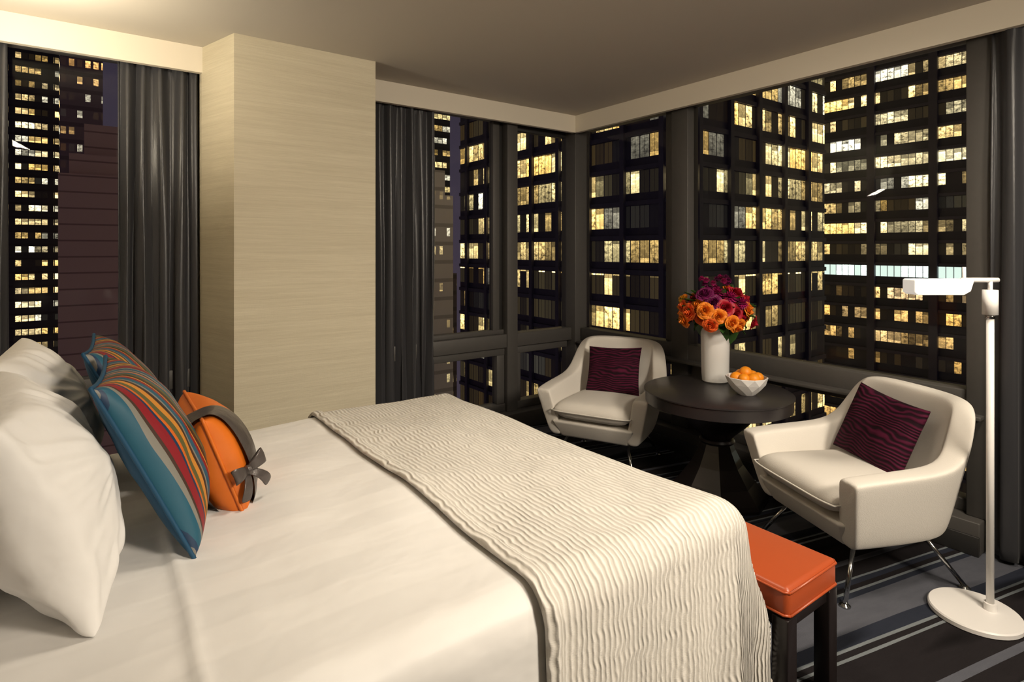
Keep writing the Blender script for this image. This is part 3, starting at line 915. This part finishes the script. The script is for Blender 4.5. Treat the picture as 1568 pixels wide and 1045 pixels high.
tower('stone_tower',49,57.5,99,110,-80,12,F3,[(50.3,56.2,100,109,12,17),(51.8,54.8,101.5,107,17,20)])
F4=facade('far_office_facade',1.5,3.6,6,0.40,1.3,(0.03,0.03,0.04),mx=0.06,lo=0.3,hi=0.75,split=False)
tower('office_building',66,86,150,170,-80,90,F4)
F4b=facade('mid_office_facade',1.8,3.6,16,0.60,1.0,(0.10,0.08,0.10),mx=0.25,lo=0.3,hi=0.7,split=False)
tower('office_building',58,66,112,124,-80,-4,F4b)
F5=facade('left_office_facade',1.3,3.5,8,0.38,2.0,(0.03,0.03,0.04),bay=7.6,mx=0.07,lo=0.38,hi=0.80,grp=4,colB=(1.0,0.84,0.48),split=False)
tower('office_building',-70,-7.6,190,215,-80,110,F5)
def brick():
    t=NT('mauve_brick_facade')
    g=t.node('ShaderNodeNewGeometry'); sp=t.node('ShaderNodeSeparateXYZ'); t.l.new(g.outputs['Position'],sp.inputs[0])
    fb=t.math('FRACT',t.math('MULTIPLY_ADD',sp.outputs[2],1/2.7,50.0))
    ln=t.math('LESS_THAN',fb,0.10)
    t.set(Base_Color=t.mix(ln,(0.66,0.45,0.40),(0.34,0.22,0.20)),Roughness=0.8)
    return t.m
tower('brick_tower',-4.9,16,120,140,-80,14,brick(),[(-3.5,12,121,139,14,17.5),(-1.5,3.6,123,137,17.5,23)])
F7=facade('amber_apartment_facade',1.5,3.9,21,0.52,1.6,(0.24,0.17,0.19),mx=0.18,lo=0.3,hi=0.72,colA=(1.0,0.40,0.07),colB=(1.0,0.62,0.22),grp=3,split=False)
tower('apartment_tower',-6.4,1.5,165,182,-80,48,F7)

w=bpy.data.worlds.new('dusk'); scene.world=w; w.use_nodes=True
nt=w.node_tree; bg=nt.nodes['Background']
tc=nt.nodes.new('ShaderNodeTexCoord'); sp=nt.nodes.new('ShaderNodeSeparateXYZ'); nt.links.new(tc.outputs['Generated'],sp.inputs[0])
rp=nt.nodes.new('ShaderNodeValToRGB'); nt.links.new(sp.outputs[2],rp.inputs[0])
rp.color_ramp.elements[0].position=0.0; rp.color_ramp.elements[0].color=(0.055,0.042,0.058,1)
rp.color_ramp.elements[1].position=0.6; rp.color_ramp.elements[1].color=(0.022,0.019,0.033,1)
nt.links.new(rp.outputs[0],bg.inputs[0]); bg.inputs[1].default_value=1.0

# ------------------------------------------------------------------ interior lights
def area(name,loc,target,size,power,col,sy=None,spread=180):
    l=bpy.data.lights.new(name,'AREA'); l.energy=power; l.color=col; l.size=size
    l.spread=math.radians(spread)
    if sy: l.shape='RECTANGLE'; l.size_y=sy
    o=bpy.data.objects.new(name,l); o.location=loc
    d=Vector(target)-Vector(loc); o.rotation_euler=d.to_track_quat('-Z','Y').to_euler()
    return link(o)
warm=(1.0,0.87,0.70)
area('added_key_light',(1.75,-1.2,2.30),(1.4,2.2,0.45),0.6,59,warm,spread=125)  # unseen lamp added behind the camera to light the room, not a fixture
area('added_bed_light',(1.0,1.35,2.48),(0.9,1.5,0),0.25,7,warm,spread=120)  # added lamp that brightens the bed; no ceiling fixture exists here
area('added_seating_light',(2.3,0.2,2.45),(2.7,1.6,0.3),0.25,12,warm,spread=120)  # extra unseen lamp, added to lift the armchairs and table
area('wall_sconce_uplight',(-0.42,2.85,2.05),(-0.22,3.0,2.5),0.15,15,(1.0,0.87,0.66),spread=175)

# ------------------------------------------------------------------ camera
cam=bpy.data.cameras.new('camera'); co=bpy.data.objects.new('camera',cam); link(co)
co.location=(0,0,H); co.rotation_euler=(math.radians(90),0,math.radians(-36.0))
cam.sensor_width=36; cam.lens=879/1568*36; cam.shift_y=-140.7/1568; cam.clip_end=1000; cam.clip_start=0.02
scene.camera=co
